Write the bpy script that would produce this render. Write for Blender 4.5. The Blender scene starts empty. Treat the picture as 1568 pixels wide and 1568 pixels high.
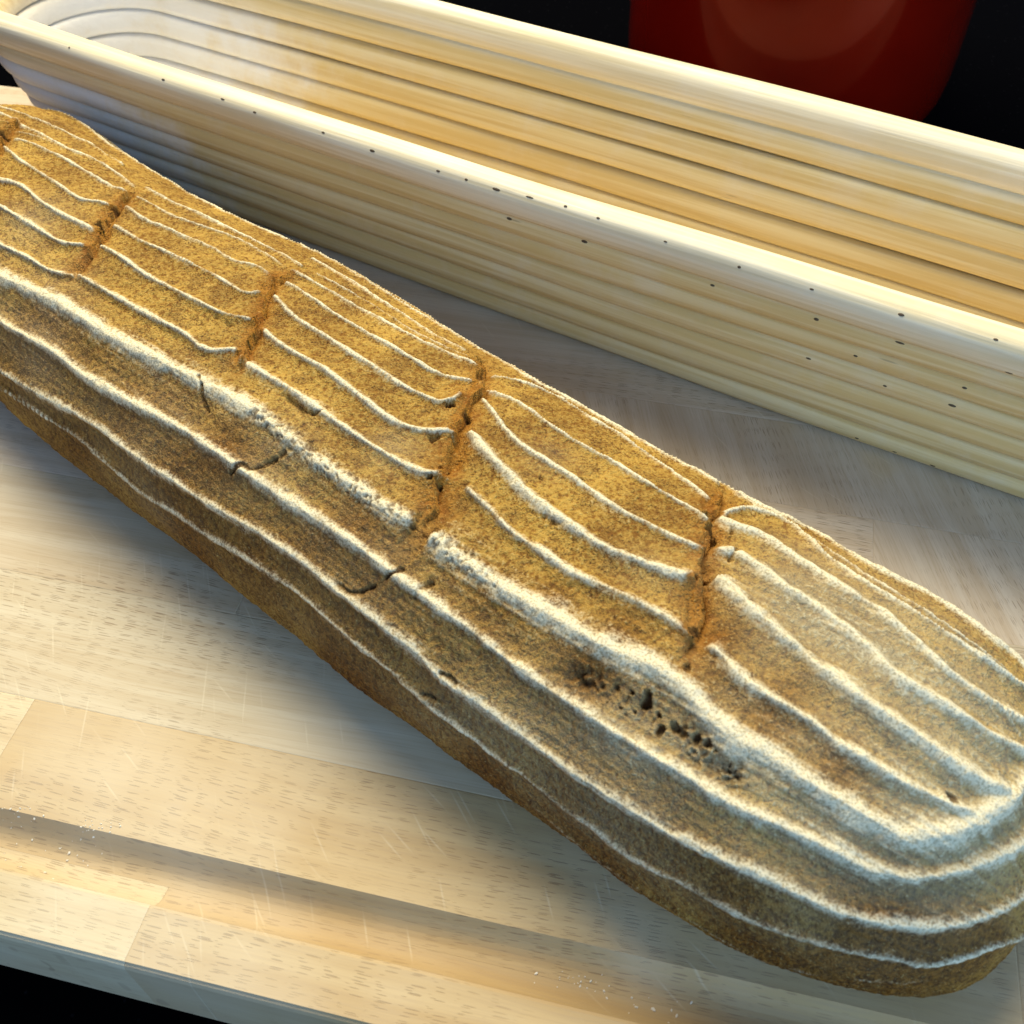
import bpy, bmesh, math, random
import numpy as np
from mathutils import Vector, Matrix
from mathutils.bvhtree import BVHTree

scene = bpy.context.scene
random.seed(7)

# ------------------------------------------------------------------ camera
CAM_H, PITCH, FPX, HALF = 0.23, math.radians(49), 1572.0, 784.0
cam_data = bpy.data.cameras.new("camera")
cam = bpy.data.objects.new("camera", cam_data)
scene.collection.objects.link(cam)
cam.location = (0, 0, CAM_H)
cam.rotation_euler = (math.pi / 2 - PITCH, 0, 0)
cam_data.sensor_width = 36.0
cam_data.lens = 36.0 * FPX / (2 * HALF)
cam_data.clip_start = 0.01
cam_data.clip_end = 50
cam_data.dof.use_dof = True
cam_data.dof.focus_distance = 0.285
cam_data.dof.aperture_fstop = 30
scene.camera = cam

# ------------------------------------------------------------------ world (dim room)
world = bpy.data.worlds.new("World")
scene.world = world
world.use_nodes = True
bg = world.node_tree.nodes["Background"]
bg.inputs[0].default_value = (0.48, 0.58, 1.0, 1)
bg.inputs[1].default_value = 0.19
scene.cycles.max_bounces = 5
scene.cycles.diffuse_bounces = 3
scene.cycles.glossy_bounces = 2

# ------------------------------------------------------------------ lamps
def area(name, loc, target, size, power, color, spread=180):
    d = bpy.data.lights.new(name, 'AREA')
    d.shape = 'SQUARE'; d.size = size; d.energy = power; d.color = color
    d.spread = math.radians(spread)
    o = bpy.data.objects.new(name, d)
    scene.collection.objects.link(o)
    o.location = loc
    o.rotation_euler = (Vector(target) - Vector(loc)).to_track_quat('-Z', 'Y').to_euler()
    return o

area("warm_lamp", (-0.10, 0.80, 0.94), (0.0, 0.22, 0.0), 0.74, 26.0, (1.0, 0.91, 0.67))
area("cool_window", (0.42, -0.62, 0.40), (0.05, 0.2, 0.0), 0.55, 7.0, (0.38, 0.66, 1.0))

scene.view_settings.view_transform = 'Standard'
scene.view_settings.look = 'None'
scene.view_settings.gamma = 1
scene.view_settings.use_curve_mapping = False
scene.view_settings.exposure = 0.0

# ------------------------------------------------------------------ helpers
FW = Vector((0, math.cos(PITCH), -math.sin(PITCH)))
RT = Vector((1, 0, 0))
UP = RT.cross(FW)
EYE = Vector((0, 0, CAM_H))

def ray(x, y):
    return (FW * FPX + RT * (x - HALF) - UP * (y - HALF)).normalized()

def at(x, y, z=0.0):
    d = ray(x, y)
    return EYE + d * ((z - CAM_H) / d.z)

def tag(o, label=None, cat=None, group=None, kind=None):
    if label: o["label"] = label
    if cat: o["category"] = cat
    if group: o["group"] = group
    if kind: o["kind"] = kind
    return o

def link(name, me, mat=None, parent=None):
    o = bpy.data.objects.new(name, me)
    scene.collection.objects.link(o)
    if mat: me.materials.append(mat)
    if parent: o.parent = parent
    return o

def grid_mesh(name, P, close_v=True, close_u=False):
    """fast mesh from an (nu, nv, 3) point grid"""
    nu, nv = P.shape[:2]
    iu = np.arange(nu if close_u else nu - 1)
    iv = np.arange(nv if close_v else nv - 1)
    U, V = np.meshgrid(iu, iv, indexing='ij')
    U2, V2 = (U + 1) % nu, (V + 1) % nv
    q = np.stack([U * nv + V, U2 * nv + V, U2 * nv + V2, U * nv + V2], -1).reshape(-1, 4)
    me = bpy.data.meshes.new(name)
    me.vertices.add(nu * nv)
    me.vertices.foreach_set("co", P.reshape(-1).astype(np.float32))
    me.loops.add(q.size)
    me.loops.foreach_set("vertex_index", q.reshape(-1).astype(np.int32))
    me.polygons.add(len(q))
    me.polygons.foreach_set("loop_start", (np.arange(len(q)) * 4).astype(np.int32))
    me.polygons.foreach_set("loop_total", np.full(len(q), 4, np.int32))
    me.polygons.foreach_set("use_smooth", np.ones(len(q), bool))
    me.update(calc_edges=True)
    me.validate()
    return me

def hash3(i, j, k, seed):
    h = (i.astype(np.int64) * 374761393 + j.astype(np.int64) * 668265263
         + k.astype(np.int64) * 2147483647 + seed * 1274126177) & 0xFFFFFFFF
    h = ((h ^ (h >> 13)) * 1274126177) & 0xFFFFFFFF
    h = (h ^ (h >> 16)) & 0xFFFF
    return h / 65535.0

def vnoise(P, scale, seed=0):
    """value noise in 0..1 on an (n,3) array"""
    Q = P * scale
    f = np.floor(Q); t = Q - f
    t = t * t * (3 - 2 * t)
    i, j, k = f[:, 0], f[:, 1], f[:, 2]
    r = 0
    for a in (0, 1):
        wa = t[:, 0] if a else 1 - t[:, 0]
        for b in (0, 1):
            wb = t[:, 1] if b else 1 - t[:, 1]
            for c in (0, 1):
                wc = t[:, 2] if c else 1 - t[:, 2]
                r = r + wa * wb * wc * hash3(i + a, j + b, k + c, seed)
    return r

# ------------------------------------------------------------------ material helpers
class NT:
    def __init__(self, name):
        self.m = bpy.data.materials.new(name)
        self.m.use_nodes = True
        self.t = self.m.node_tree
        self.bsdf = self.t.nodes["Principled BSDF"]
    def n(self, typ, **kw):
        x = self.t.nodes.new(typ)
        for k, v in kw.items():
            if k.startswith('i_'):
                x.inputs[int(k[2:])].default_value = v
            else:
                setattr(x, k, v)
        return x
    def l(self, a, b): self.t.links.new(a, b)
    def math(self, op, a, b=None, c=None, clamp=False):
        x = self.n('ShaderNodeMath', operation=op, use_clamp=clamp)
        for i, v in enumerate((a, b, c)):
            if v is None: continue
            if isinstance(v, (int, float)): x.inputs[i].default_value = v
            else: self.l(v, x.inputs[i])
        return x.outputs[0]
    def mix(self, fac, a, b, blend='MIX'):
        x = self.n('ShaderNodeMix', data_type='RGBA', blend_type=blend)
        for s, v in ((x.inputs[0], fac), (x.inputs[6], a), (x.inputs[7], b)):
            if isinstance(v, (int, float)): s.default_value = v
            elif isinstance(v, tuple): s.default_value = (*v, 1)
            else: self.l(v, s)
        return x.outputs[2]
    def step(self, v, lo, hi):
        x = self.n('ShaderNodeMapRange', interpolation_type='SMOOTHSTEP')
        self.l(v, x.inputs[0]); x.inputs[1].default_value = lo; x.inputs[2].default_value = hi
        return x.outputs[0]
    def noise(self, vec, scale, detail=2, rough=.5):
        x = self.n('ShaderNodeTexNoise')
        x.inputs['Scale'].default_value = scale; x.inputs['Detail'].default_value = detail
        x.inputs['Roughness'].default_value = rough
        if vec is not None: self.l(vec, x.inputs['Vector'])
        return x.outputs[0]
    def mapping(self, vec, scale=(1, 1, 1), rot=(0, 0, 0), loc=(0, 0, 0)):
        x = self.n('ShaderNodeMapping')
        x.inputs['Scale'].default_value = scale; x.inputs['Rotation'].default_value = rot
        x.inputs['Location'].default_value = loc
        self.l(vec, x.inputs[0]); return x.outputs[0]
    def bump(self, h, dist, strength=1.0):
        x = self.n('ShaderNodeBump')
        x.inputs['Strength'].default_value = strength; x.inputs['Distance'].default_value = dist
        self.l(h, x.inputs['Height']); self.l(x.outputs[0], self.bsdf.inputs['Normal'])
        return x

# ================================================================== SETTING: counter
def counter_material():
    k = NT("black_stone")
    tc = k.n('ShaderNodeTexCoord').outputs['Object']
    v = k.n('ShaderNodeTexVoronoi'); v.inputs['Scale'].default_value = 260; k.l(tc, v.inputs['Vector'])
    sp = k.step(v.outputs['Distance'], .16, .05)
    k.l(k.mix(k.math('MULTIPLY', sp, .5), (.001, .001, .0012), (.008, .008, .01)), k.bsdf.inputs['Base Color'])
    k.bsdf.inputs['Roughness'].default_value = .16
    k.bsdf.inputs['Specular IOR Level'].default_value = .004
    return k.m

BOARD_T = 0.028
me = bpy.data.meshes.new("counter")
bm = bmesh.new()
bmesh.ops.create_cube(bm, size=1, matrix=Matrix.Translation((0, .45, -BOARD_T - .02)) @ Matrix.Diagonal((3.0, 1.9, .04, 1)))
bmesh.ops.bevel(bm, geom=bm.edges[:], offset=.003, segments=2, affect='EDGES')
bm.to_mesh(me); bm.free()
tag(link("counter", me, counter_material()), kind="structure",
    label="black polished counter under and behind the wooden board")

# ================================================================== CUTTING BOARD
BD = Vector((0.975, -0.2225, 0)).normalized()      # along the staves
BN = Vector((-BD.y, BD.x, 0))                      # towards the back
board = bpy.data.objects.new("cutting_board", None)
scene.collection.objects.link(board)
board.rotation_euler = (0, 0, math.atan2(BD.y, BD.x))
board.location = (0, 0, 0)
board.empty_display_size = .05
tag(board, "pale beech cutting board of glued staves with a juice groove, under loaf and basket", "cutting board")

def wood_material(name, turn):
    k = NT(name)
    oi = k.n('ShaderNodeObjectInfo')
    rnd = oi.outputs['Random']
    tc = k.n('ShaderNodeTexCoord').outputs['Object']
    off = k.n('ShaderNodeVectorMath', operation='ADD')
    comb = k.n('ShaderNodeCombineXYZ')
    k.l(k.math('MULTIPLY', rnd, 7.3), comb.inputs[0]); k.l(k.math('MULTIPLY', rnd, 3.1), comb.inputs[1])
    k.l(tc, off.inputs[0]); k.l(comb.outputs[0], off.inputs[1])
    co = k.mapping(off.outputs[0], rot=(0, 0, turn))
    # slow growth bands and fine fibre
    warp = k.noise(k.mapping(co, (6, 30, 30)), 1.0, 2)
    wv = k.n('ShaderNodeVectorMath', operation='ADD')
    wc = k.n('ShaderNodeCombineXYZ'); k.l(k.math('MULTIPLY', warp, .012), wc.inputs[1])
    k.l(co, wv.inputs[0]); k.l(wc.outputs[0], wv.inputs[1])
    band = k.noise(k.mapping(wv.outputs[0], (5, 150, 60)), 1.0, 3, .6)
    fibre = k.noise(k.mapping(wv.outputs[0], (60, 2200, 900)), 1.0, 2)
    tint = oi.outputs['Color']
    base = k.mix(k.step(band, .3, .72), tint, k.mix(1.0, tint, (.84, .77, .68), 'MULTIPLY'))
    base = k.mix(k.math('MULTIPLY', k.step(fibre, .42, .75), .38), base, (.40, .28, .16))
    # beech ray flecks: short dashes along the grain, of uneven strength
    v = k.n('ShaderNodeTexVoronoi', voronoi_dimensions='2D'); v.inputs['Scale'].default_value = 1.0
    k.l(k.mapping(wv.outputs[0], (165, 2500, 250)), v.inputs['Vector'])
    sep = k.n('ShaderNodeSeparateColor'); k.l(v.outputs['Color'], sep.inputs[0])
    sz = k.math('MULTIPLY', k.math('POWER', sep.outputs[0], 1.3), .36)
    fl = k.step(k.math('SUBTRACT', sz, v.outputs['Distance']), 0.0, .08)
    patch = k.step(k.noise(k.mapping(co, (9, 30, 30)), 1.0, 2), .34, .62)
    fl = k.math('MULTIPLY', k.math('MULTIPLY', fl, .55), patch)
    base = k.mix(fl, base, (.19, .105, .05))
    # pale knife marks across the grain
    cut = None
    for i, (ang, ln) in enumerate(((1.05, 11), (1.25, 8), (.85, 13), (.6, 16), (1.12, 18))):
        vv = k.n('ShaderNodeTexVoronoi', voronoi_dimensions='2D'); vv.inputs['Scale'].default_value = 1.0
        rot = k.mapping(tc, (1, 1, 1), rot=(0, 0, ang))
        k.l(k.mapping(rot, (ln, 260, 1), loc=(i * 5.1, i * 2.7, 0)), vv.inputs['Vector'])
        s2 = k.n('ShaderNodeSeparateColor'); k.l(vv.outputs['Color'], s2.inputs[0])
        c = k.math('MULTIPLY', k.step(vv.outputs['Distance'], .10, .0), k.step(s2.outputs[0], .55, .95))
        cut = c if cut is None else k.math('MAXIMUM', cut, c)
    base = k.mix(k.math('MULTIPLY', cut, .27), base, (.80, .70, .50))
    # worn pale and floury patches, warm stains
    worn = k.step(k.noise(tc, 9, 3, .6), .42, .72)
    base = k.mix(k.math('MULTIPLY', worn, .42), base, (.78, .71, .57))
    stain = k.step(k.noise(k.mapping(tc, loc=(3, 1, 0)), 26, 2), .62, .8)
    base = k.mix(k.math('MULTIPLY', stain, .55), base, (.58, .38, .15))
    k.l(base, k.bsdf.inputs['Base Color'])
    k.bsdf.inputs['Roughness'].default_value = .55
    k.bsdf.inputs['Specular IOR Level'].default_value = .3
    h = k.math('SUBTRACT', k.math('MULTIPLY', fibre, .25), k.math('ADD', fl, k.math('MULTIPLY', cut, .3)))
    k.bump(h, .00012, .7)
    return k.m

wood = wood_material("beech", 0.0)
wood_cross = wood_material("beech_cross_grain", 1.25)

GR0, GR1, GRD = 0.0640, 0.0770, 0.0056              # juice groove from / to / depth
def groove_z(v):
    if v <= GR0 or v >= GR1: return 0.0
    c = (GR0 + GR1) / 2; hw = (GR1 - GR0) / 2
    return -GRD * (1 - abs((v - c) / hw) ** 2.6) ** .6

def stave(u0, u1, v0, v1, mat, dz):
    g = .00002
    e = .00030
    vs = [v0 + g, v0 + g + e]
    n = 26 if (v0 < GR1 and v1 > GR0) else 2
    vs += [v0 + g + e + (v1 - v0 - 2 * g - 2 * e) * i / n for i in range(1, n)]
    vs += [v1 - g - e, v1 - g]
    prof = []
    for i, v in enumerate(vs):
        z = groove_z(v) + dz
        if i in (0, len(vs) - 1) and abs(groove_z(v)) < 1e-6:
            z -= .0022 if (i == 0 and abs(v0 - ROWS[0]) < 1e-6) else .00006
        prof.append((v, z))
    if abs(v0 - ROWS[0]) < 1e-6:                       # softly rounded front arris
        prof[1] = (prof[1][0] + .0012, dz - .0003)
        prof.insert(1, (v0 + g + .0004, dz - .0010))
    prof = [(v0 + g, -BOARD_T)] + prof + [(v1 - g, -BOARD_T)]
    b = bmesh.new()
    us = [u0 + g, u0 + g + e, u1 - g - e, u1 - g]
    rings = []
    for i, u in enumerate(us):
        ring = []
        for (v, z) in prof:
            zz = z - (.00006 if i in (0, 3) and z > -BOARD_T + .001 else 0)
            ring.append(b.verts.new((u, v, zz)))
        rings.append(ring)
    m = len(prof)
    for i in range(3):
        for j in range(m):
            b.faces.new((rings[i][j], rings[i + 1][j], rings[i + 1][(j + 1) % m], rings[i][(j + 1) % m]))
    b.faces.new(rings[0]); b.faces.new(list(reversed(rings[-1])))
    bmesh.ops.recalc_face_normals(b, faces=b.faces[:])
    me = bpy.data.meshes.new("stave")
    b.to_mesh(me); b.free()
    for p in me.polygons: p.use_smooth = False
    return link("stave", me, mat, board)

ROWS = [.0505, .0702, .1058, .142, .179, .216, .252, .289, .326, .362, .398]
U0, U1 = -.335, .235
butts = {0: [-.0973, .13], 1: [-.1496, .09], 2: [-.27, .02], 3: [-.11, .19], 4: [-.22, .06], 5: [-.05],
         6: [-.17, .12], 7: [-.24, .01], 8: [-.08], 9: [-.19, .1]}
TINT = {0: (.565, .42, .225), 1: (.54, .395, .205), 2: (.62, .535, .38), 3: (.60, .505, .36)}
for r in range(len(ROWS) - 1):
    cuts = [U0] + butts[r] + [U1]
    for a, b_ in zip(cuts, cuts[1:]):
        m = wood_cross if (r >= 3 and a > -.06) else wood
        o = stave(a, b_, ROWS[r], ROWS[r + 1], m, random.uniform(-.00003, .00003))
        c = TINT[r] if r in TINT else (.63, .53, .41)
        if r == 0 and a < -.2: c = (.67, .56, .36)
        if r == 1 and a < -.2: c = (.65, .53, .33)
        q = random.uniform(.94, 1.06)
        o.color = (c[0] * q, c[1] * q, c[2] * q, 1)

# ================================================================== LOAF
def spow(a, e): return np.sign(a) * np.abs(a) ** e

LQ = dict(ax=.00303, ay=.15934, th=.69491, bend=.00733, W0=.04868, W1=.04627, h0=.0553, h1=.056,
          s0=-.28144, s1=.13471, nl=2.12235)
NSX = np.linspace(-.26, .13, 24)
FC = np.array([-11, -11, -11, -10, -8, -2, 8, 15, 10, -6, -14, -8, -3, -9, 0, 22, 16, 0, 6, 13, 9, -9, -9, -27]) * 1e-4
BC = np.array([0, -8, -25, -32, -40, -40, -15, 26, 47, 60, 52, 38, 28, 24, 22, 12, 6, 0, 8, 1, -34, -32, 36, 73]) * 1e-4
SM = np.array([1, 2, 3, 2, 1]) / 9.0
FC = np.convolve(np.pad(FC, 2, 'edge'), SM, 'valid'); BC = np.convolve(np.pad(BC, 2, 'edge'), SM, 'valid')
LD = np.array([math.cos(LQ['th']), -math.sin(LQ['th'])])
LN = np.array([math.sin(LQ['th']), math.cos(LQ['th'])])

def loaf_grid(nL, nB, nR, nT, nBot):
    s0, s1 = LQ['s0'] - .012, LQ['s1']; capR, capL = .062, .05
    aL = np.linspace(math.pi / 2, 0, nL, endpoint=False)
    aR = np.linspace(0, math.pi / 2, nR)
    s = np.concatenate([s0 + capL - capL * np.sin(aL),
                        np.linspace(s0 + capL, s1 - capR, nB, endpoint=False),
                        s1 - capR + capR * np.sin(aR)])
    er = np.clip((s - (s1 - capR)) / capR, 0, 1); el = np.clip(((s0 + capL) - s) / capL, 0, 1)
    wf = (1 - er ** 2.4) ** (1 / 2.4) * (1 - el ** 2.2) ** (1 / 2.2)
    f = (s - LQ['s0']) / (s1 - LQ['s0'])
    W = LQ['W0'] + (LQ['W1'] - LQ['W0']) * f
    hh = (LQ['h0'] + (LQ['h1'] - LQ['h0']) * f) * (1 - er ** 2.2) ** (1 / 2.6) * (1 - el ** 2.2) ** (1 / 2.6)
    ph = np.concatenate([np.linspace(-.45, math.pi + .45, nT, endpoint=False),
                         np.linspace(math.pi + .45, 2 * math.pi - .45, nBot, endpoint=False)])
    c, sn = np.cos(ph), np.sin(ph)
    nl = LQ['nl']
    y = np.where(sn > 0, spow(c, 2 / nl), spow(c, 2 / 3.5))
    z = np.where(sn > 0, spow(sn, 2 / nl), spow(sn, 2 / 3.5))
    zc = .36 * hh
    Wf = (W + np.interp(s, NSX, FC)) * wf; Wb = (W + np.interp(s, NSX, BC)) * wf
    Y = np.where(y[None] < 0, Wf[:, None] * y[None], Wb[:, None] * y[None])
    Z = np.where(z > 0, zc[:, None] + (hh - zc)[:, None] * z[None], zc[:, None] * (1 + z[None]))
    m = (LQ['s0'] + s1) / 2; L = (s1 - LQ['s0']) / 2
    o = LQ['bend'] * (((s - m) / L) ** 2)
    P = np.zeros((len(s), len(ph), 3))
    P[..., 0] = LQ['ax'] + LD[0] * s[:, None] + LN[0] * (Y + o[:, None])
    P[..., 1] = LQ['ay'] + LD[1] * s[:, None] + LN[1] * (Y + o[:, None])
    P[..., 2] = Z + .0006
    return P, s, ph

# coarse copy to find where a traced line lies on the crust
Pc, sc, pc = loaf_grid(20, 120, 40, 110, 20)
nu, nv = Pc.shape[:2]
faces = [(i * nv + j, (i + 1) * nv + j, (i + 1) * nv + (j + 1) % nv, i * nv + (j + 1) % nv)
         for i in range(nu - 1) for j in range(nv)]
bvh = BVHTree.FromPolygons([tuple(p) for p in Pc.reshape(-1, 3)], faces)

def hit(x, y):
    """pixel of the photograph -> point on the smooth crust (moved inwards when it just misses)"""
    k = 0
    cy = 392 + .62 * x
    while k < 40:
        h = bvh.ray_cast(EYE, ray(x, y))
        if h[0] is not None: return np.array(h[0])
        y += 3 if y < cy else -3
        x += -1.5 if x > 1400 else 0
        k += 1
    return None

def spline(pts, n):
    """Catmull-Rom through 3D points, about n samples"""
    P = np.array(pts)
    P = np.vstack([2 * P[0] - P[1], P, 2 * P[-1] - P[-2]])
    seg = len(P) - 3
    out = []
    per = max(3, n // seg)
    for i in range(seg):
        p0, p1, p2, p3 = P[i:i + 4]
        for t in np.linspace(0, 1, per, endpoint=(i == seg - 1)):
            out.append(.5 * (2 * p1 + (p2 - p0) * t + (2 * p0 - 5 * p1 + 4 * p2 - p3) * t * t
                             + (3 * p1 - p0 - 3 * p2 + p3) * t ** 3))
    return np.array(out)

def trace(px):
    pts = [hit(*q) for q in px]
    pts = [p for p in pts if p is not None]
    d = sum(np.linalg.norm(a - b) for a, b in zip(pts, pts[1:]))
    return spline(pts, int(d / .0007))

# ridge lines: (points, half width mm, height mm, flour, fade at start mm, fade at end mm)
RIDGES = [
 # long continuous ridges along the near flank
 ([(-90, 385), (0, 425), (71, 456), (143, 498), (200, 532), (250, 557), (311, 588), (357, 613), (411, 648), (464, 688), (518, 731), (560, 757), (589, 779), (636, 804)], 2.3, 1.8, 1.0, 0, 1.5),
 ([(661, 821), (700, 854), (750, 889), (821, 932), (893, 975), (946, 1003), (1000, 1025), (1040, 1050), (1075, 1088), (1110, 1120), (1133, 1137), (1187, 1164), (1240, 1199), (1294, 1231), (1340, 1258), (1383, 1276), (1437, 1274), (1480, 1258), (1520, 1234), (1568, 1195), (1598, 1160), (1614, 1125), (1612, 1090), (1592, 1058)], 2.6, 2.0, 1.0, 1.5, 0),
 ([(-90, 440), (0, 490), (36, 511), (86, 539), (125, 571), (179, 604), (243, 636), (304, 671), (357, 707), (393, 732), (446, 768), (500, 802), (554, 839), (607, 879), (654, 914), (714, 957), (768, 1000), (821, 1039), (850, 1058), (898, 1089), (946, 1122), (984, 1146), (1022, 1167), (1060, 1190), (1099, 1215), (1151, 1243), (1204, 1266), (1258, 1291), (1312, 1319), (1358, 1334), (1410, 1338), (1472, 1326), (1526, 1306), (1568, 1282), (1602, 1250), (1628, 1210), (1638, 1165), (1630, 1110)], 1.5, 1.4, .92, 0, 0),
 ([(-90, 510), (0, 564), (68, 604), (125, 637), (179, 671), (214, 696), (268, 732), (321, 768), (357, 789), (411, 821), (464, 857), (500, 887), (536, 914), (589, 954), (643, 998), (686, 1040), (743, 1079), (793, 1115), (857, 1162), (929, 1208), (1000, 1254), (1040, 1278), (1079, 1297), (1151, 1329), (1222, 1362), (1276, 1387), (1312, 1397), (1365, 1408), (1419, 1412), (1472, 1404), (1526, 1387), (1568, 1362), (1602, 1335), (1632, 1298), (1650, 1250), (1652, 1200)], 1.4, 1.2, .85, 0, 0),
 ([(-80, 540), (0, 590), (100, 655), (160, 704), (214, 746), (271, 782), (321, 818), (375, 850), (429, 886), (475, 921), (507, 947), (546, 979), (589, 1014), (625, 1047), (671, 1087), (714, 1119), (757, 1154), (804, 1187), (857, 1229), (911, 1265), (964, 1304), (1008, 1328), (1051, 1351), (1097, 1379), (1151, 1404), (1204, 1422), (1276, 1444), (1358, 1462), (1412, 1472), (1465, 1463), (1519, 1444), (1568, 1422), (1600, 1398), (1632, 1360), (1652, 1315)], 1.0, .8, .66, 0, 0),
 ([(760, 1185), (857, 1268), (964, 1345), (1080, 1418), (1165, 1465), (1260, 1490), (1400, 1500), (1500, 1478)], .8, .5, .3, 20, 20),
 # end beyond the last slash
 ([(1118, 752), (1165, 768), (1237, 800), (1294, 836), (1347, 868), (1401, 904), (1454, 940), (1508, 972), (1544, 1000), (1568, 1030)], 1.5, 1.4, .9, 2, 0),
 ([(1103, 795), (1108, 787), (1119, 784), (1151, 783), (1187, 797), (1222, 819), (1251, 846), (1294, 879), (1329, 904), (1383, 936), (1437, 971), (1490, 1007), (1537, 1039), (1575, 1066)], 1.0, 1.5, .95, 0, 0),
 ([(1103, 795), (1126, 808), (1162, 822), (1201, 847), (1240, 876), (1276, 900), (1312, 925), (1347, 946), (1383, 975), (1419, 1010), (1454, 1040), (1508, 1076), (1568, 1112)], 1.5, 1.6, .9, 0, 0),
 ([(1101, 843), (1126, 850), (1169, 882), (1204, 911), (1240, 932), (1294, 972), (1330, 1002), (1365, 1040), (1419, 1072), (1472, 1104), (1526, 1137), (1575, 1160)], 1.7, 1.8, .95, 0, 0),
 ([(1094, 882), (1126, 918), (1169, 957), (1222, 1003), (1276, 1044), (1329, 1087), (1383, 1122), (1437, 1162), (1490, 1196), (1525, 1210)], 1.8, 2.0, .95, 1, 0),
 ([(1079, 986), (1104, 1008), (1140, 1047), (1187, 1076), (1240, 1108), (1276, 1137), (1329, 1169), (1383, 1201), (1437, 1228), (1475, 1244)], 1.5, 1.8, .85, 2, 0),
 ([(1301, 1108), (1350, 1150), (1410, 1200), (1469, 1237)], .4, .5, .3, 5, 5),
 # between third and last slash
 ([(750, 541), (804, 568), (857, 597), (911, 622), (964, 654), (1060, 708), (1106, 745)], 1.1, 1.0, .9, 2, 2),
 ([(750, 573), (804, 589), (857, 614), (911, 648), (964, 679), (1018, 718), (1044, 739), (1072, 761), (1092, 776)], .8, 1.0, .9, 1, 0),
 ([(733, 592), (786, 616), (839, 654), (893, 686), (946, 714), (1000, 750), (1045, 778), (1080, 803)], .85, 1.1, .95, 0, 0),
 ([(730, 597), (750, 627), (786, 675), (839, 711), (893, 746), (946, 782), (1000, 811), (1045, 835), (1073, 846)], .85, 1.2, .95, 0, 0),
 ([(721, 664), (743, 696), (779, 732), (821, 771), (875, 811), (929, 846), (982, 868), (1036, 887), (1063, 893)], 1.4, 1.9, 1.0, 0, 0),
 ([(711, 746), (750, 782), (786, 818), (829, 846), (875, 879), (929, 904), (982, 929), (1018, 950), (1050, 972)], 1.2, 1.5, .8, 1, 0),
 # between second and third slash
 ([(470, 398), (530, 430), (590, 467), (650, 505), (715, 545)], .9, .9, .8, 2, 2),
 ([(448, 416), (500, 444), (557, 478), (607, 506), (643, 526), (686, 547), (732, 568)], .75, .9, .85, 0, 0),
 ([(439, 430), (482, 461), (518, 486), (560, 512), (589, 529), (636, 557), (679, 579), (728, 592)], .8, 1.1, .95, 0, 0),
 ([(420, 450), (446, 482), (482, 509), (518, 532), (554, 555), (607, 589), (654, 612), (671, 620), (690, 618), (704, 611)], .8, 1.2, .95, 0, 0),
 ([(400, 500), (429, 529), (464, 552), (500, 573), (543, 604), (589, 639), (625, 657), (660, 664), (693, 666)], .95, 1.4, 1.0, 0, 0),
 ([(375, 555), (411, 579), (464, 612), (500, 637), (543, 668), (589, 696), (632, 721), (655, 730), (682, 729)], 1.1, 1.4, 1.0, 0, 0),
 ([(760, 548), (830, 584), (920, 630), (1010, 683), (1085, 737)], .6, .7, .7, 2, 2),
 ([(480, 418), (560, 462), (640, 513), (722, 556)], .55, .6, .7, 2, 2),
 ([(1130, 772), (1180, 784), (1260, 838), (1330, 885), (1420, 943), (1500, 1000), (1556, 1042)], .55, .7, .6, 3, 3),
 ([(1190, 872), (1280, 925), (1370, 990), (1460, 1058)], .45, .5, .35, 5, 8),
 ([(1140, 920), (1230, 980), (1330, 1060), (1400, 1110)], .45, .5, .3, 5, 8),
 # between first and second slash
 ([(221, 288), (286, 320), (339, 345), (375, 363), (429, 391), (464, 412)], .75, .8, .75, 1, 1),
 ([(211, 301), (268, 332), (321, 352), (375, 373), (436, 411)], .75, .8, .7, 0, 0),
 ([(189, 311), (221, 336), (268, 357), (321, 382), (357, 404), (375, 408), (392, 413), (418, 429)], .75, 1.0, .7, 0, 0),
 ([(175, 343), (214, 371), (240, 382), (257, 391), (304, 414), (339, 432), (375, 454), (398, 453)], .75, 1.0, .75, 0, 0),
 ([(154, 375), (196, 404), (232, 429), (279, 454), (321, 475), (357, 489), (390, 496)], .8, 1.2, .9, 0, 0),
 ([(118, 421), (161, 446), (200, 468), (250, 496), (286, 514), (307, 532), (335, 540), (368, 541)], .9, 1.2, .8, 0, 0),
 # far end, up to the first slash
 ([(-50, 165), (0, 168), (40, 180), (90, 200), (140, 226), (190, 258)], .7, .8, .7, 0, 2),
 ([(-50, 190), (5, 192), (50, 208), (95, 226), (140, 244)], .55, .6, .55, 0, 4),
 ([(-60, 150), (0, 177), (54, 202), (100, 229), (143, 247), (179, 268), (204, 286)], .75, .8, .8, 0, 0),
 ([(21, 211), (71, 232), (125, 261), (168, 286), (196, 298)], .75, .9, .8, 1, 0),
 ([(4, 221), (36, 250), (79, 279), (118, 304), (143, 311), (171, 318)], .8, 1.0, .9, 0, 0),
 ([(-60, 245), (0, 273), (36, 289), (71, 318), (114, 339), (146, 357)], .85, 1.2, .95, 0, 0),
 ([(-60, 285), (0, 318), (54, 350), (100, 375), (136, 380)], .85, 1.2, .9, 0, 0),
 ([(-60, 340), (0, 375), (43, 396), (82, 418), (114, 425)], .9, 1.2, .85, 0, 0),
]
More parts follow.
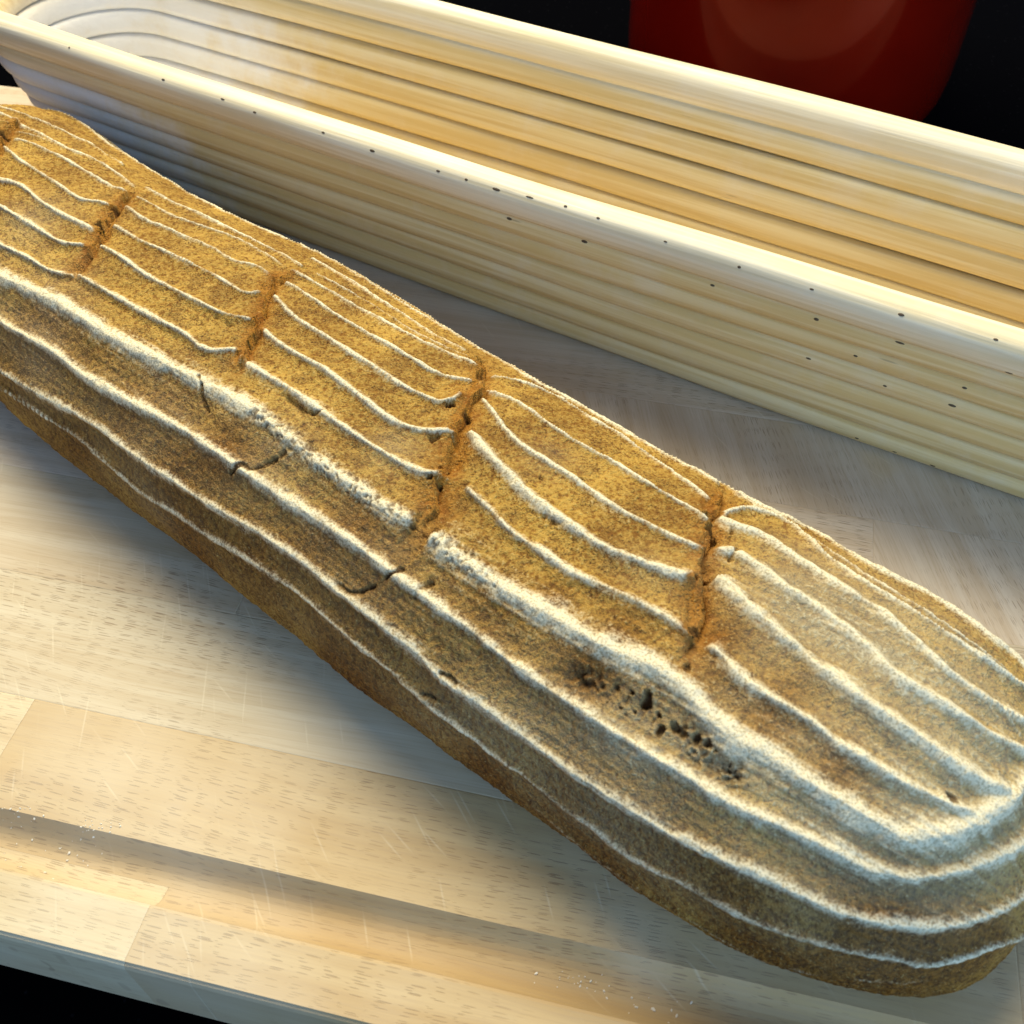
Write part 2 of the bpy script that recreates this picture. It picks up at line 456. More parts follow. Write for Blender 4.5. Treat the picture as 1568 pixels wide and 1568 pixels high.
SLASHES = [
 ([(30, 185), (18, 196), (7, 206), (-6, 225), (-16, 260), (-28, 310)], 1.0, 2.2),
 ([(207, 294), (190, 305), (176, 318), (157, 343), (143, 375), (128, 396), (118, 414), (110, 428)], 1.0, 2.2),
 ([(443, 414), (420, 430), (405, 461), (396, 482), (391, 500), (378, 528), (370, 552), (364, 572)], .95, 2.2),
 ([(741, 548), (736, 575), (730, 597), (712, 630), (706, 650), (702, 671), (692, 695), (684, 722), (672, 748), (660, 784), (648, 814)], 1.5, 2.7),
 ([(1112, 752), (1094, 777), (1086, 821), (1079, 857), (1076, 884), (1066, 911), (1066, 945), (1060, 977), (1054, 1000), (1050, 1022)], 1.35, 3.0),
]
CRACKS = [
 [(309, 580), (314, 596), (312, 614), (321, 631)], [(357, 726), (375, 714), (389, 721), (411, 711), (439, 696)],
 [(618, 875), (593, 886), (571, 900), (543, 907), (521, 896)], [(664, 895), (646, 907), (639, 922)],
 [(436, 607), (455, 622), (475, 636), (497, 632)], [(680, 1030), (692, 1036), (700, 1046)],
 [(1297, 1402), (1312, 1397), (1329, 1388)], [(1117, 808), (1121, 815), (1117, 826)], [(1118, 856), (1126, 848), (1129, 843)],
 [(646, 1062), (660, 1066), (672, 1072)], [(318, 480), (340, 493), (352, 500)], [(652, 664), (662, 676), (672, 672)],
 [(835, 795), (852, 806), (862, 806)], [(655, 722), (665, 720), (684, 716)],
]
HOLES = [(990, 1079, 17), (1009, 1096, 9), (1014, 1118, 10), (1033, 1115, 9), (1045, 1126, 8), (1049, 1114, 6), (1070, 1131, 10),
         (972, 1091, 6), (946, 1055, 6), (888, 1034, 6), (892, 1043, 4), (1114, 1181, 7), (1082, 1140, 8), (951, 1083, 5), (962, 1070, 4),
         (1128, 1190, 6), (1000, 1104, 5), (958, 1094, 4), (1096, 1150, 5), (930, 1075, 4), (978, 1104, 4),
         (690, 625, 9), (716, 633, 9), (1090, 815, 9), (1078, 884, 9), (1062, 972, 8), (6, 206, 9), (178, 318, 8), (150, 345, 6),
         (661, 735, 5), (672, 742, 6), (892, 735, 4), (828, 733, 4), (782, 705, 3), (1197, 822, 3), (1051, 1025, 6),
         (935, 745, 3), (1446, 1222, 5)]
# flour dusting: pixel, reach mm, amount
DUST = [(1350, 1000, 34, .8), (1480, 1130, 30, .85), (1250, 930, 16, .5), (1120, 1190, 22, .45), (1290, 1290, 24, .65), (1450, 1300, 26, .85),
        (780, 1120, 24, .45), (560, 900, 22, .4), (600, 690, 9, .4), (230, 660, 26, .3), (50, 340, 16, .4), (1190, 900, 12, .4),
        (1000, 880, 10, .2), (940, 1190, 22, .45), (1400, 1400, 16, .4), (1240, 860, 14, .3), (60, 470, 20, .35), (420, 700, 18, .25),
        (840, 700, 10, .2), (1250, 1000, 16, .3)]
# darker toasted zones: pixel, reach mm, amount
TOAST = [(1100, 975, 7, 1.0), (1180, 1090, 9, .8), (1290, 1170, 9, .8), (1090, 1040, 6, .5), (850, 925, 8, .8), (960, 970, 9, .8), (900, 1030, 10, 1.0),
         (690, 770, 8, .5), (1075, 920, 5, .9), (1215, 1050, 9, .5), (760, 930, 9, .5), (640, 830, 9, .5), (560, 800, 9, .5),
         (300, 840, 14, .6), (520, 1030, 14, .8), (740, 1180, 14, .7), (950, 1340, 14, .7), (1150, 1450, 14, .8), (1330, 1490, 14, .9),
         (1350, 1440, 9, .7), (1150, 1370, 9, .5), (350, 690, 10, .5), (120, 690, 14, .6), (1500, 1440, 12, .7)]

P0, S, PH = loaf_grid(110, 800, 230, 540, 70)
NU, NV = P0.shape[:2]
du = np.gradient(P0, axis=0); dv = np.gradient(P0, axis=1)
N0 = np.cross(du, dv); N0 /= np.maximum(np.linalg.norm(N0, axis=2, keepdims=True), 1e-12)
cen = P0.mean(axis=1, keepdims=True)
N0 *= np.sign(((P0 - cen) * N0).sum(2).mean())
V = P0.reshape(-1, 3); N = N0.reshape(-1, 3)
SS = np.repeat(S, NV)
nvert = len(V)
LATER = {}

def near_dist(line, reach):
    """distance of crust points to a line: (indices, distance, nearest index)"""
    lo, hi = line.min(0) - reach, line.max(0) + reach
    idx = np.where(((V > lo) & (V < hi)).all(1))[0]
    if len(line) > 60:            # split long lines so boxes stay tight
        best = np.full(nvert, 9.0, np.float32); bi = np.zeros(nvert, np.int32)
        for a in range(0, len(line), 40):
            part = line[a:a + 41]
            lo, hi = part.min(0) - reach, part.max(0) + reach
            ii = np.where(((V > lo) & (V < hi)).all(1))[0]
            if not len(ii): continue
            D = ((V[ii][:, None, :] - part[None]) ** 2).sum(2) if len(ii) * len(part) < 1.5e7 else None
            if D is None:
                D = np.concatenate([((V[c][:, None, :] - part[None]) ** 2).sum(2) for c in np.array_split(ii, 6)])
            k = D.argmin(1); d = np.sqrt(D[np.arange(len(ii)), k])
            m = d < best[ii]
            best[ii[m]] = d[m]; bi[ii[m]] = a + k[m]
        idx = np.where(best < reach)[0]
        return idx, best[idx], bi[idx]
    D = ((V[idx][:, None, :] - line[None]) ** 2).sum(2)
    k = D.argmin(1); d = np.sqrt(D[np.arange(len(idx)), k])
    m = d < reach
    return idx[m], d[m], k[m]

disp = np.zeros(nvert); flour = np.zeros(nvert); slash = np.zeros(nvert)
dark = np.zeros(nvert); dust = np.zeros(nvert); toast_shade = np.zeros(nvert); crackle = np.zeros(nvert)
wob = vnoise(V, 260, 3) - .5
wob2 = vnoise(V, 620, 4) - .5

ridge = np.zeros(nvert)
def add_ridge(line, w, A, fl, f0, f1):
    w *= 1e-3; A *= 1e-3
    idx, d, k = near_dist(line, max(9.0 * w, .006))
    arc = np.concatenate([[0], np.cumsum(np.linalg.norm(np.diff(line, axis=0), axis=1))])
    a = arc[k]
    fade = np.ones(len(idx))
    if f0: fade *= np.clip(a / (f0 * 1e-3), 0, 1) ** .7
    if f1: fade *= np.clip((arc[-1] - a) / (f1 * 1e-3), 0, 1) ** .7
    d = d + (wob[idx] * .55 + wob2[idx] * .3) * w
    ww = w * (1 + .55 * (vnoise(line * 1.0, 90, int(arc[-1] * 1e5) % 97)[k] - .5))
    x = np.abs(d) / ww
    h = 1.45 * A * fade * (.30 * np.exp(-x ** 1.6) + .70 * np.exp(-(x / 2.0) ** 1.15))
    brk = .62 + .55 * vnoise(V[idx], 120, 19) * (.7 + .6 * vnoise(V[idx], 480, 20))
    fl = fl * np.clip(brk, 0, 1.08)
    ridge[idx] = np.maximum(ridge[idx], h)
    flour[idx] = np.maximum(flour[idx], fl * fade * (.70 * np.exp(-(x / .85) ** 2.0) + .30 * np.exp(-(x / 2.2) ** 1.6)))

for r in RIDGES:
    add_ridge(trace(r[0]), *r[1:])
# the far flank carries the same coil marks
for j, phv in enumerate((-.1, .18, .42, .66)):
    j_ = int(np.argmin(np.abs(PH - phv)))
    line = P0[50:NU - 150:3, j_]
    add_ridge(line, .9, 1.0, .8, 4, 10)
disp += ridge

for pts, w, D in SLASHES:
    line = trace(pts)
    idx, d, k = near_dist(line, .014)
    w *= 1.35e-3; D *= 1e-3
    arc = np.concatenate([[0], np.cumsum(np.linalg.norm(np.diff(line, axis=0), axis=1))])
    t = arc[k] / arc[-1]
    end = np.clip(np.minimum(t, 1 - t) / .10, 0, 1)
    jag = (wob[idx] * 2.2 + wob2[idx] * .7) * w
    sl = (line - np.array([LQ['ax'], LQ['ay'], 0]))[:, :2] @ LD
    ds = SS[idx] - sl[k] + jag
    dd = np.abs(d + jag)
    prof = np.exp(-(dd / w) ** 2.4)
    inner = (.35 + .65 * end)
    spot = vnoise(V[idx], 210, 15)
    disp[idx] -= .5 * D * prof * inner * (.15 + .85 * np.clip((spot - .35) * 2.2, 0, 1))
    disp[idx] -= .0008 * np.exp(-(d / .0032) ** 2) * end
    # crust left of the cut stands up, right of it starts low
    lift = np.where(ds < 0, 1.6e-3 * np.exp(ds / .005), -1.2e-3 * np.exp(-ds / .007)) * np.exp(-(d / .011) ** 4) * end
    disp[idx] += lift
    cut_flour = np.exp(-(dd / (w * 1.15)) ** 3)
    flour[idx] *= 1 - .97 * cut_flour * inner
    slash[idx] = np.maximum(slash[idx], np.exp(-(dd / (w * 2.1)) ** 2) * inner)

for pts in CRACKS:
    line = trace(pts)
    idx, d, k = near_dist(line, .003)
    x = np.abs(d + wob2[idx] * .0009 + wob[idx] * .0006) / (.00018 + .0004 * vnoise(V[idx], 330, 77))
    e = np.exp(-x ** 2)
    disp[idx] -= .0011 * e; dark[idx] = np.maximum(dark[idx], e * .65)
    flour[idx] *= 1 - .8 * e

for (x, y, r) in HOLES:
    c = hit(x, y)
    if c is None: continue
    R = r * (.66 if 870 < x < 1140 and 1020 < y < 1200 else .8) * np.linalg.norm(c - np.array(EYE)) / FPX
    idx = np.where((np.abs(V - c) < R * 2.2).all(1))[0]
    d = np.linalg.norm(V[idx] - c, axis=1) / R
    d = d * (1 + 1.3 * wob2[idx] + .8 * wob[idx])
    e = np.clip(1 - d ** 2.5, 0, 1) ** .5
    disp[idx] -= (2.0 * R) * e
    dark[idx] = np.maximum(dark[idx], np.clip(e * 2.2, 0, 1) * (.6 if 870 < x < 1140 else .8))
    flour[idx] *= 1 - .9 * np.clip(e * 1.5, 0, 1)
    rim_ = np.exp(-((d - 1.12) / .16) ** 2)
    disp[idx] += .00022 * rim_

# torn, bubbly crust beside the thick ridge
tear = trace([(880, 1035), (930, 1062), (980, 1090), (1035, 1128), (1085, 1158), (1125, 1185)])
idx, d, k = near_dist(tear, .008)
e = np.exp(-(d / .0034) ** 2) * np.clip(vnoise(V[idx], 170, 29) * 1.9 - .25, 0, 1)
c1 = vnoise(V[idx], 1100, 21); c2 = vnoise(V[idx], 1900, 22)
c0 = vnoise(V[idx] * np.array([1, 1, 1.3]), 620, 23)
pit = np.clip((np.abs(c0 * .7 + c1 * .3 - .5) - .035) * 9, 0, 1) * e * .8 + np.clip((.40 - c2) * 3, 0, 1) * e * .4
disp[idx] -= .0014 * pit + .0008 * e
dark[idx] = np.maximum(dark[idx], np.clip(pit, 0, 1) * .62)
dust[idx] = np.maximum(dust[idx], .3 * e)

# crazed flour crust on the thick ridge
for pts, amt in (([(400, 640), (464, 688), (518, 731), (560, 757), (589, 779), (636, 804)], 1.0),
                 ([(661, 821), (700, 854), (760, 893)], .9), ([(711, 746), (735, 768)], .7), ([(270, 568), (330, 600)], .35),
                 ([(1090, 885), (1126, 920), (1180, 965)], .35)):
    line = trace(pts)
    idx, d, k = near_dist(line, .005)
    e = np.exp(-(d / .0030) ** 4) * amt
    c1 = vnoise(V[idx] + .3 * (vnoise(V[idx], 900, 9)[:, None] - .5) * .003, 1250, 31)
    c2 = vnoise(V[idx], 2300, 33)
    m = (c1 * .65 + c2 * .35)
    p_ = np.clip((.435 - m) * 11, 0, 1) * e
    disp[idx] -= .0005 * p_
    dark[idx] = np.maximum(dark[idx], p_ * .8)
    crackle[idx] = np.maximum(crackle[idx], e)
    disp[idx] += .00012 * (m - .45) * e

for L, arr in ((DUST, dust), (TOAST, toast_shade)):
    for (x, y, r, a) in L:
        c = hit(x, y)
        if c is None: continue
        r *= .75e-3
        idx = np.where((np.abs(V - c) < 2.6 * r).all(1))[0]
        g = a * np.exp(-((V[idx] - c) ** 2).sum(1) / (r * r))
        arr[idx] = 1 - (1 - arr[idx]) * (1 - np.clip(g, 0, 1))

flank = np.clip((np.tile(PH, NU) - 1.95) / .5, 0, 1)
dust = np.clip(dust + flank * (.15 + .7 * np.clip(vnoise(V, 45, 61) - .35, 0, 1)) * np.clip((V[:, 2] - .012) / .012, 0, 1), 0, 1)
toast_shade = np.clip(toast_shade + flank * .95 * vnoise(V, 60, 62), 0, 1)  # toasting plus painted shade: the shaded near flank is darkened in colour
dust *= 1 - .8 * toast_shade
# general unevenness of a hand-shaped, baked crust
disp += (vnoise(V, 34, 1) - .5) * .0012 + (vnoise(V, 85, 2) - .5) * .0008
rough = vnoise(V, 900, 6) * .6 + vnoise(V, 1900, 8) * .4 - .5
disp += rough * .00060 * (1 - .45 * np.clip(flour, 0, 1))
disp += (vnoise(V, 420, 11) - .5) * .00035
uv_ = np.stack([SS * 55, np.tile(PH, NU) * .05 * 1000, np.zeros(nvert)], 1)
streak = vnoise(uv_, 1.0, 51) * .6 + vnoise(uv_ * np.array([1.7, 1.9, 1]), 1.0, 52) * .4 - .5
disp += streak * (.00022 + .00025 * dust)
dust = np.clip(dust * (1 + .8 * streak), 0, 1)
flour = np.clip(flour + streak * .3 * (flour > .05), 0, 1)
# the floor of the loaf stays flat on the board
flat = np.clip(V[:, 2] / .008, 0, 1)
disp *= flat
Vd = V + N * disp[:, None]
Vd[:, 2] = np.maximum(Vd[:, 2], .0005)

loaf_me = grid_mesh("bread_loaf", Vd.reshape(NU, NV, 3))
def put_attr(me, name, r, g, b, a):
    at_ = me.color_attributes.new(name, 'FLOAT_COLOR', 'POINT')
    buf = np.stack([r, g, b, a], 1).astype(np.float32).clip(0, 1)
    at_.data.foreach_set("color", buf.reshape(-1))
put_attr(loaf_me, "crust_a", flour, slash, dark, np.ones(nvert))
put_attr(loaf_me, "crust_b", dust, toast_shade, crackle, np.ones(nvert))

def crust_material():
    k = NT("rye_crust")
    tc = k.n('ShaderNodeTexCoord').outputs['Object']
    A = k.n('ShaderNodeVertexColor', layer_name="crust_a"); B = k.n('ShaderNodeVertexColor', layer_name="crust_b")
    sa = k.n('ShaderNodeSeparateColor'); k.l(A.outputs[0], sa.inputs[0])
    sb = k.n('ShaderNodeSeparateColor'); k.l(B.outputs[0], sb.inputs[0])
    fl, sl, dk = sa.outputs; du_, to, cr = sb.outputs
    n1 = k.noise(tc, 38, 3, .6); n2 = k.noise(tc, 800, 3, .65); n3 = k.noise(tc, 1900, 2, .6); n4 = k.noise(tc, 150, 2, .6)
    crust = k.mix(k.step(n1, .3, .7), (.235, .120, .019), (.47, .280, .055))
    crust = k.mix(k.math('MULTIPLY', k.step(n2, .40, .70), .5), crust, (.56, .37, .095))
    crust = k.mix(k.math('MULTIPLY', k.step(n2, .50, .34), .8), crust, (.17, .065, .010))
    crust = k.mix(k.math('MULTIPLY', to, .85), crust, k.mix(k.step(n2, .35, .65), (.060, .022, .006), (.235, .088, .009)))
    crust = k.mix(k.math('MULTIPLY', sl, .85), crust, k.mix(k.step(n4, .35, .65), (.22, .075, .008), (.42, .18, .018)))
    crust = k.mix(k.math('MULTIPLY', k.step(n4, .48, .70), .5), crust, (.15, .070, .015))
    # bright bran grains
    crust = k.mix(k.math('MULTIPLY', k.step(n3, .60, .72), .45), crust, (.62, .46, .18))
    crust = k.mix(k.math('MULTIPLY', k.math('MULTIPLY', k.step(n3, .46, .36), k.step(n4, .30, .62)), .85), crust, (.07, .03, .01))
    # thin flour dusting settles between the grains
    g = k.math('ADD', k.math('MULTIPLY', n2, .55), k.math('MULTIPLY', n3, .45))
    thr = k.math('SUBTRACT', .70, k.math('MULTIPLY', du_, .30))
    dm = k.math('MULTIPLY', k.math('SUBTRACT', g, thr), 6.0, clamp=True)
    dm = k.math('MULTIPLY', dm, .80)
    veil = k.math('MULTIPLY', du_, .52)
    crust = k.mix(k.math('MAXIMUM', dm, veil), crust, (.455, .415, .285))
    # caked flour on the ridges
    f2 = k.math('ADD', fl, k.math('MULTIPLY', k.math('SUBTRACT', g, .5), 1.0))
    fm = k.step(f2, .16, .80)
    flc = k.mix(k.step(n3, .33, .55), (.47, .40, .25), (.76, .69, .49))
    col = k.mix(k.math('MULTIPLY', fm, k.step(fl, .02, .16)), crust, flc)
    # pits, cracks and holes: burnt edges and recess shade painted dark brown
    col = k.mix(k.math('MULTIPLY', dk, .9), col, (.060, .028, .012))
    k.l(col, k.bsdf.inputs['Base Color'])
    k.bsdf.inputs['Roughness'].default_value = .72
    k.bsdf.inputs['Specular IOR Level'].default_value = .12
    h = k.math('ADD', k.math('MULTIPLY', n2, 1.0), k.math('MULTIPLY', n3, .65))
    h = k.math('MULTIPLY', h, k.math('SUBTRACT', 1.0, k.math('MULTIPLY', fm, .55)))
    k.bump(h, .0007, 1.0)
    return k.m

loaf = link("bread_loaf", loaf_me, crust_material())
tag(loaf, "long golden brown rye loaf with white floured ridges and slashes, lying on the board", "bread")

# ================================================================== PROOFING BASKET
ang = math.radians(-30)
KD = Vector((math.cos(ang), math.sin(ang), 0)); KN = Vector((-KD.y, KD.x, 0))
SC, NC = -.150, .2825                       # centre of the basket along / across
basket = bpy.data.objects.new("proofing_basket", None)
scene.collection.objects.link(basket)
basket.location = KD * SC + KN * NC
basket.rotation_euler = (0, 0, ang)
basket.empty_display_size = .05
tag(basket, "long oval proofing basket of coiled pale rattan cane, standing empty behind the loaf", "basket")

def cane_material():
    k = NT("rattan_cane")
    tc = k.n('ShaderNodeTexCoord').outputs['Object']
    oi = k.n('ShaderNodeObjectInfo').outputs['Random']
    off = k.n('ShaderNodeVectorMath', operation='ADD')
    cb = k.n('ShaderNodeCombineXYZ'); k.l(k.math('MULTIPLY', oi, 5.0), cb.inputs[0])
    k.l(tc, off.inputs[0]); k.l(cb.outputs[0], off.inputs[1])
    gr = k.noise(k.mapping(off.outputs[0], (9, 420, 420)), 1.0, 3, .6)
    bl = k.noise(k.mapping(off.outputs[0], (7, 45, 45)), 1.0, 2)
    base = k.mix(k.step(gr, .36, .66), (.66, .49, .21), (.79, .65, .36))
    base = k.mix(k.math('MULTIPLY', k.step(bl, .35, .75), .5), base, (.70, .52, .22))
    # fine dark slits where the cane is nicked
    v = k.n('ShaderNodeTexVoronoi'); v.inputs['Scale'].default_value = 1
    k.l(k.mapping(off.outputs[0], (45, 420, 420)), v.inputs['Vector'])
    sc_ = k.n('ShaderNodeSeparateColor'); k.l(v.outputs['Color'], sc_.inputs[0])
    sl = k.math('MULTIPLY', k.step(v.outputs['Distance'], .16, .06), k.step(sc_.outputs[0], .86, .95))
    base = k.mix(k.math('MULTIPLY', sl, .5), base, (.25, .16, .07))
    # flour left inside, thick at the far end
    sx = k.n('ShaderNodeSeparateXYZ'); k.l(tc, sx.inputs[0])
    ends = k.step(sx.outputs[0], -.03, -.20)
    fn = k.noise(tc, 60, 4, .65)
    cl = k.noise(k.mapping(tc, (12, 60, 60)), 1.0, 2)
    inside = k.step(sx.outputs[2], .056, .040)
    fl = k.math('MULTIPLY', k.step(k.math('ADD', k.math('MULTIPLY', ends, .62), k.math('MULTIPLY', fn, .55)), .52, .92), inside)
    fl = k.math('MAXIMUM', fl, k.math('MULTIPLY', k.step(k.math('ADD', fn, k.math('MULTIPLY', cl, .3)), .62, .90), .14))
    rimf = k.step(sx.outputs[2], .052, .058)
    base = k.mix(k.math('MULTIPLY', rimf, .6), base, k.mix(k.step(gr, .36, .66), (.76, .68, .48), (.90, .84, .68)))
    base = k.mix(fl, base, (.82, .80, .76))
    k.l(base, k.bsdf.inputs['Base Color'])
    k.bsdf.inputs['Roughness'].default_value = .5
    k.bsdf.inputs['Specular IOR Level'].default_value = .35
    k.bump(gr, .0004, .8)
    return k.m
cane_mat = cane_material()

STRAIGHT, ENDL = .205, .050
def oval(half_w, end_len, n_side=60, n_end=26):
    pts = []
    def w(x): return half_w + .0022 * (1 - (x / STRAIGHT) ** 2)
    for i in range(n_side): x = -STRAIGHT + 2 * STRAIGHT * i / n_side; pts.append((x, -w(x)))
    for i in range(n_end): a = -math.pi / 2 + math.pi * i / n_end; pts.append((STRAIGHT + end_len * math.cos(a), half_w * math.sin(a)))
    for i in range(n_side): x = STRAIGHT - 2 * STRAIGHT * i / n_side; pts.append((x, w(x)))
    for i in range(n_end): a = math.pi / 2 + math.pi * i / n_end; pts.append((-STRAIGHT + end_len * math.cos(a), half_w * math.sin(a)))
    return np.array(pts)

basket_polys = []
def cane(half_w, end_len, z, rad, seed, tall=1.0):
    rs = np.random.default_rng(seed)
    c = oval(half_w, end_len)
    n = len(c)
    t = np.roll(c, -1, 0) - np.roll(c, 1, 0)
    t /= np.linalg.norm(t, axis=1, keepdims=True)
    nrm = np.stack([t[:, 1], -t[:, 0]], 1)               # outwards
    u = np.arange(n) / n * 2 * math.pi
    f = sum(rs.normal() * np.sin(u * k + rs.random() * 6.28) / k for k in range(1, 14)) * .00030
    g = sum(rs.normal() * np.sin(u * k + rs.random() * 6.28) / k for k in range(1, 14)) * .00030
    rr = rad * (1 + .03 * sum(rs.normal() * np.sin(u * k + rs.random() * 6.28) for k in range(3, 9)) / 3)
    m = 32
    a = np.arange(m) / m * 2 * math.pi
    G = np.zeros((n, m, 3))
    ex = np.where(np.cos(a) < 0, .70, .90) if rad < .0055 else .86
    ca = np.sign(np.cos(a)) * np.abs(np.cos(a)) ** ex; sa_ = np.sign(np.sin(a)) * np.abs(np.sin(a)) ** ex
    lean = .30                                            # the coil leans with the wall
    cr_ = ca * .92 + lean * sa_ * .9; sr_ = sa_ - lean * ca * .5
    G[..., 0] = c[:, 0][:, None] + nrm[:, 0][:, None] * (f[:, None] + rr[:, None] * cr_[None])
    G[..., 1] = c[:, 1][:, None] + nrm[:, 1][:, None] * (f[:, None] + rr[:, None] * cr_[None])
    G[..., 2] = z + g[:, None] + tall * rr[:, None] * sr_[None]
    if z < .007: G[..., 2] = np.maximum(G[..., 2], .0006)
    me = grid_mesh("cane", G, close_v=True, close_u=True)
    basket_polys.append(me)
    return link("cane", me, cane_mat, basket)

TIERS = 7
for i in range(TIERS):
    f = i / (TIERS - 1)
    rad = .0047 if i < TIERS - 1 else .0059
    cane(.0265 + f * .0165, .026 + f * .019, .0052 + f * .0545, rad, 40 + i)
for i, hw in enumerate((.0172, .0078)):
    cane(hw, hw, .0050, .0050, 60 + i)
# straight core strip of the coiled floor
b = bmesh.new()
bmesh.ops.create_cone(b, cap_ends=True, segments=16, radius1=.0034, radius2=.0034, depth=2 * STRAIGHT,
                      matrix=Matrix.Translation((0, 0, .0045)) @ Matrix.Rotation(math.pi / 2, 4, 'Y'))
me = bpy.data.meshes.new("cane"); b.to_mesh(me); b.free()
link("cane", me, cane_mat, basket)

# nail heads and nicks: found on the canes along the lines of sight
BM = basket.matrix_basis.copy()
bmat = Matrix.LocRotScale(basket.location, basket.rotation_euler, None)
allv, allf, o_ = [], [], 0
for me in basket_polys:
    vs = [bmat @ v.co for v in me.vertices]
    allv += vs; allf += [tuple(i + o_ for i in p.vertices) for p in me.polygons]; o_ += len(vs)
kb = BVHTree.FromPolygons(allv, allf)
def pin_material():
    k = NT("dark_nail"); n = k.noise(k.n('ShaderNodeTexCoord').outputs['Object'], 900, 2)
    k.l(k.mix(n, (.05, .035, .02), (.13, .09, .05)), k.bsdf.inputs['Base Color'])
    k.bsdf.inputs['Roughness'].default_value = .6
    return k.m
pin_mat = pin_material()
b = bmesh.new()
bmesh.ops.create_uvsphere(b, u_segments=8, v_segments=5, radius=1.0)
pin_me = bpy.data.meshes.new("nail_head"); b.to_mesh(pin_me); b.free(); pin_me.materials.append(pin_mat)
inv = bmat.inverted()
PINS = [(106, 73, .8), (250, 122, .8), (341, 152, .9), (390, 172, .8), (495, 203, .8), (570, 231, 1), (671, 262, .9), (714, 275, 1.1), (760, 290, 1.6),
        (811, 302, 1.4), (866, 316, .8), (916, 334, 1.2), (1019, 370, 1.0), (1132, 409, 1.0), (1243, 443, 1.1), (1380, 482, 1.2), (1525, 520, 1.2),
        (780, 335, 1.2), (895, 370, 1.1), (1091, 437, 1.1), (1250, 489, 1.1), (1378, 525, 1.3), (1545, 571, 1.7), (1310, 545, 1.0), (1238, 549, 1.0),
        (1355, 591, 1.2), (1477, 594, 1.0), (1458, 621, 1.1), (1312, 671, .8), (1370, 692, .8), (1428, 713, .9), (1490, 738, 1.0)]
for (x, y, sz) in PINS:
    h = kb.ray_cast(EYE, ray(x, y))
    if h[0] is None: continue
    o = bpy.data.objects.new("nail_head", pin_me)
    scene.collection.objects.link(o)
    o.parent = basket
    nl_ = (inv.to_3x3() @ h[1]).normalized()
    q = nl_.to_track_quat('Z', 'X')
    R = q.to_matrix()
    xa = Vector((1, 0, 0)); xa = (xa - nl_ * xa.dot(nl_)).normalized(); ya = nl_.cross(xa)
    R = Matrix((xa, ya, nl_)).transposed()
    o.matrix_local = Matrix.Translation(inv @ h[0]) @ R.to_4x4() @ Matrix.Diagonal((.00085 * sz * random.uniform(.6, 1.3), .00036 * random.uniform(.7, 1.3), .00020, 1))

# ================================================================== RED POT
def pot_material():
    k = NT("red_enamel")
    tc = k.n('ShaderNodeTexCoord').outputs['Object']
    n = k.noise(tc, 14, 2)
    k.l(k.mix(k.step(n, .3, .7), (.10, .002, .001), (.16, .005, .0015)), k.bsdf.inputs['Base Color'])
    k.bsdf.inputs['Roughness'].default_value = .12
    k.bsdf.inputs['Specular IOR Level'].default_value = .4
    k.bsdf.inputs['Coat Weight'].default_value = .12
    k.bsdf.inputs['Coat Roughness'].default_value = .04
    k.bsdf.inputs['Specular Tint'].default_value = (1.0, .20, .09, 1)
    return k.m

def lathe(prof, seg=72):
    r = np.array(prof)
    a = np.arange(seg) / seg * 2 * math.pi
    G = np.zeros((len(r), seg, 3))
    G[..., 0] = r[:, 0][:, None] * np.cos(a); G[..., 1] = r[:, 0][:, None] * np.sin(a); G[..., 2] = r[:, 1][:, None]
    return G

def smooth_prof(pts, n=8):
    P = np.array([(x, y, 0) for x, y in pts])
    return [(max(p[0], 0), p[1]) for p in spline(P, n * len(P))]

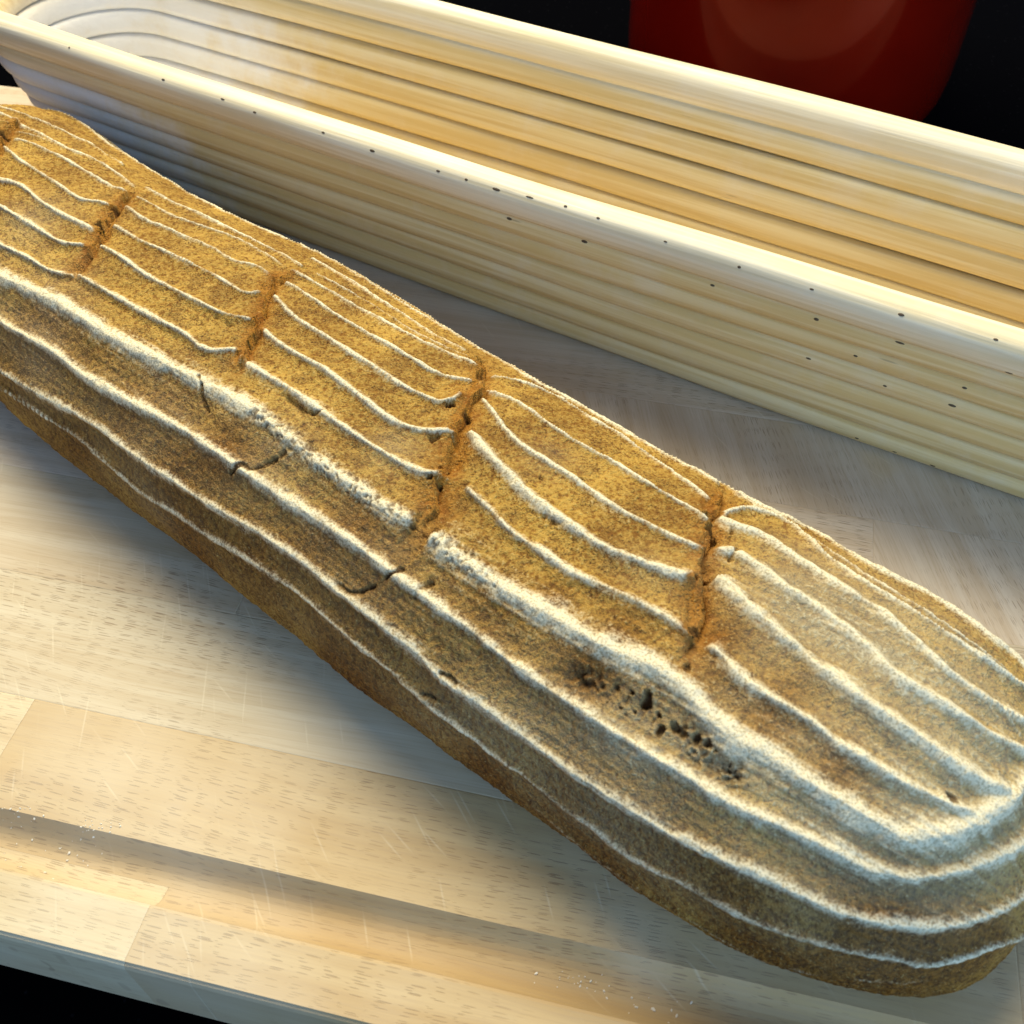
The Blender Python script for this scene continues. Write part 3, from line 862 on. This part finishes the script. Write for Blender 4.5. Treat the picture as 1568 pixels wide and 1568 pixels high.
PC = at(1192, 138, -BOARD_T)
PR = 216 * (PC - EYE).length / FPX * .985
pot = bpy.data.objects.new("red_pot", None)
scene.collection.objects.link(pot)
pot.location = PC
pot.empty_display_size = .05
tag(pot, "dark red glossy enamel pot on the black counter behind the basket", "pot")
prof = [(.0005, .002), (PR * .80, .002), (PR * .84, .0015)]
prof += smooth_prof([(PR * .86, .002), (PR * .94, .007), (PR * .985, .018), (PR, .04), (PR, .09), (PR, .13), (PR * 1.0, .140), (PR * 1.015, .1425), (PR * 1.0, .145), (PR * .965, .144)])
prof += [(PR * .95, .138), (PR * .95, .03), (PR * .85, .009), (.0005, .008)]
link("body", grid_mesh("body", lathe(prof)), pot_material(), pot)
k = NT("dark_enamel"); k.l(k.mix(k.noise(k.n('ShaderNodeTexCoord').outputs['Object'], 40), (.02, .004, .004), (.035, .006, .005)), k.bsdf.inputs['Base Color'])
k.bsdf.inputs['Roughness'].default_value = .25
lid = [(.0005, .168), (.02, .1675), (PR * .6, .160), (PR * .9, .149), (PR * .97, .1465), (PR * .97, .1455), (PR * .9, .146), (.0005, .1465)]
link("lid", grid_mesh("lid", lathe(lid)), bpy.data.materials["red_enamel"], pot)
knob = smooth_prof([(.0005, .192), (.012, .190), (.016, .183), (.010, .175), (.008, .168), (.0005, .167)])
link("knob", grid_mesh("knob", lathe(knob, 32)), k.m, pot)

# ================================================================== FLOUR CRUMBS on the board
def crumbs():
    rs = np.random.default_rng(5)
    b = bmesh.new()
    spots = [(25, 1246, 22, 22), (140, 1266, 16, 26), (90, 1290, 60, 10), (900, 1490, 30, 22), (60, 1300, 60, 12), (1010, 1530, 50, 14)]
    for (x, y, sp, n) in spots:
        for _ in range(n):
            px, py = x + rs.normal() * sp, y + rs.normal() * sp * .3 + (0 if sp < 100 else rs.normal() * 30)
            p = at(px, py, 0)
            v = p.dot(BN)
            if v < ROWS[0] + .001: continue
            if abs(BD.dot(p) - 0) > .3: continue
            z = groove_z(v)
            r = abs(rs.normal()) * .00010 + .00008
            m = Matrix.Translation((p.x, p.y, z + r * .5)) @ Matrix.Rotation(rs.random() * 6, 4, 'Z') @ Matrix.Diagonal((r * (1 + rs.random()), r, r * .7, 1))
            bmesh.ops.create_icosphere(b, subdivisions=1, radius=1, matrix=m)
    me = bpy.data.meshes.new("flour_crumbs"); b.to_mesh(me); b.free()
    k = NT("flour"); n = k.noise(k.n('ShaderNodeTexCoord').outputs['Object'], 500)
    k.l(k.mix(n, (.72, .66, .52), (.85, .82, .74)), k.bsdf.inputs['Base Color']); k.bsdf.inputs['Roughness'].default_value = .9
    tag(link("flour_crumbs", me, k.m), "scattered white flour crumbs along the juice groove of the board", "flour", kind="stuff")
crumbs()
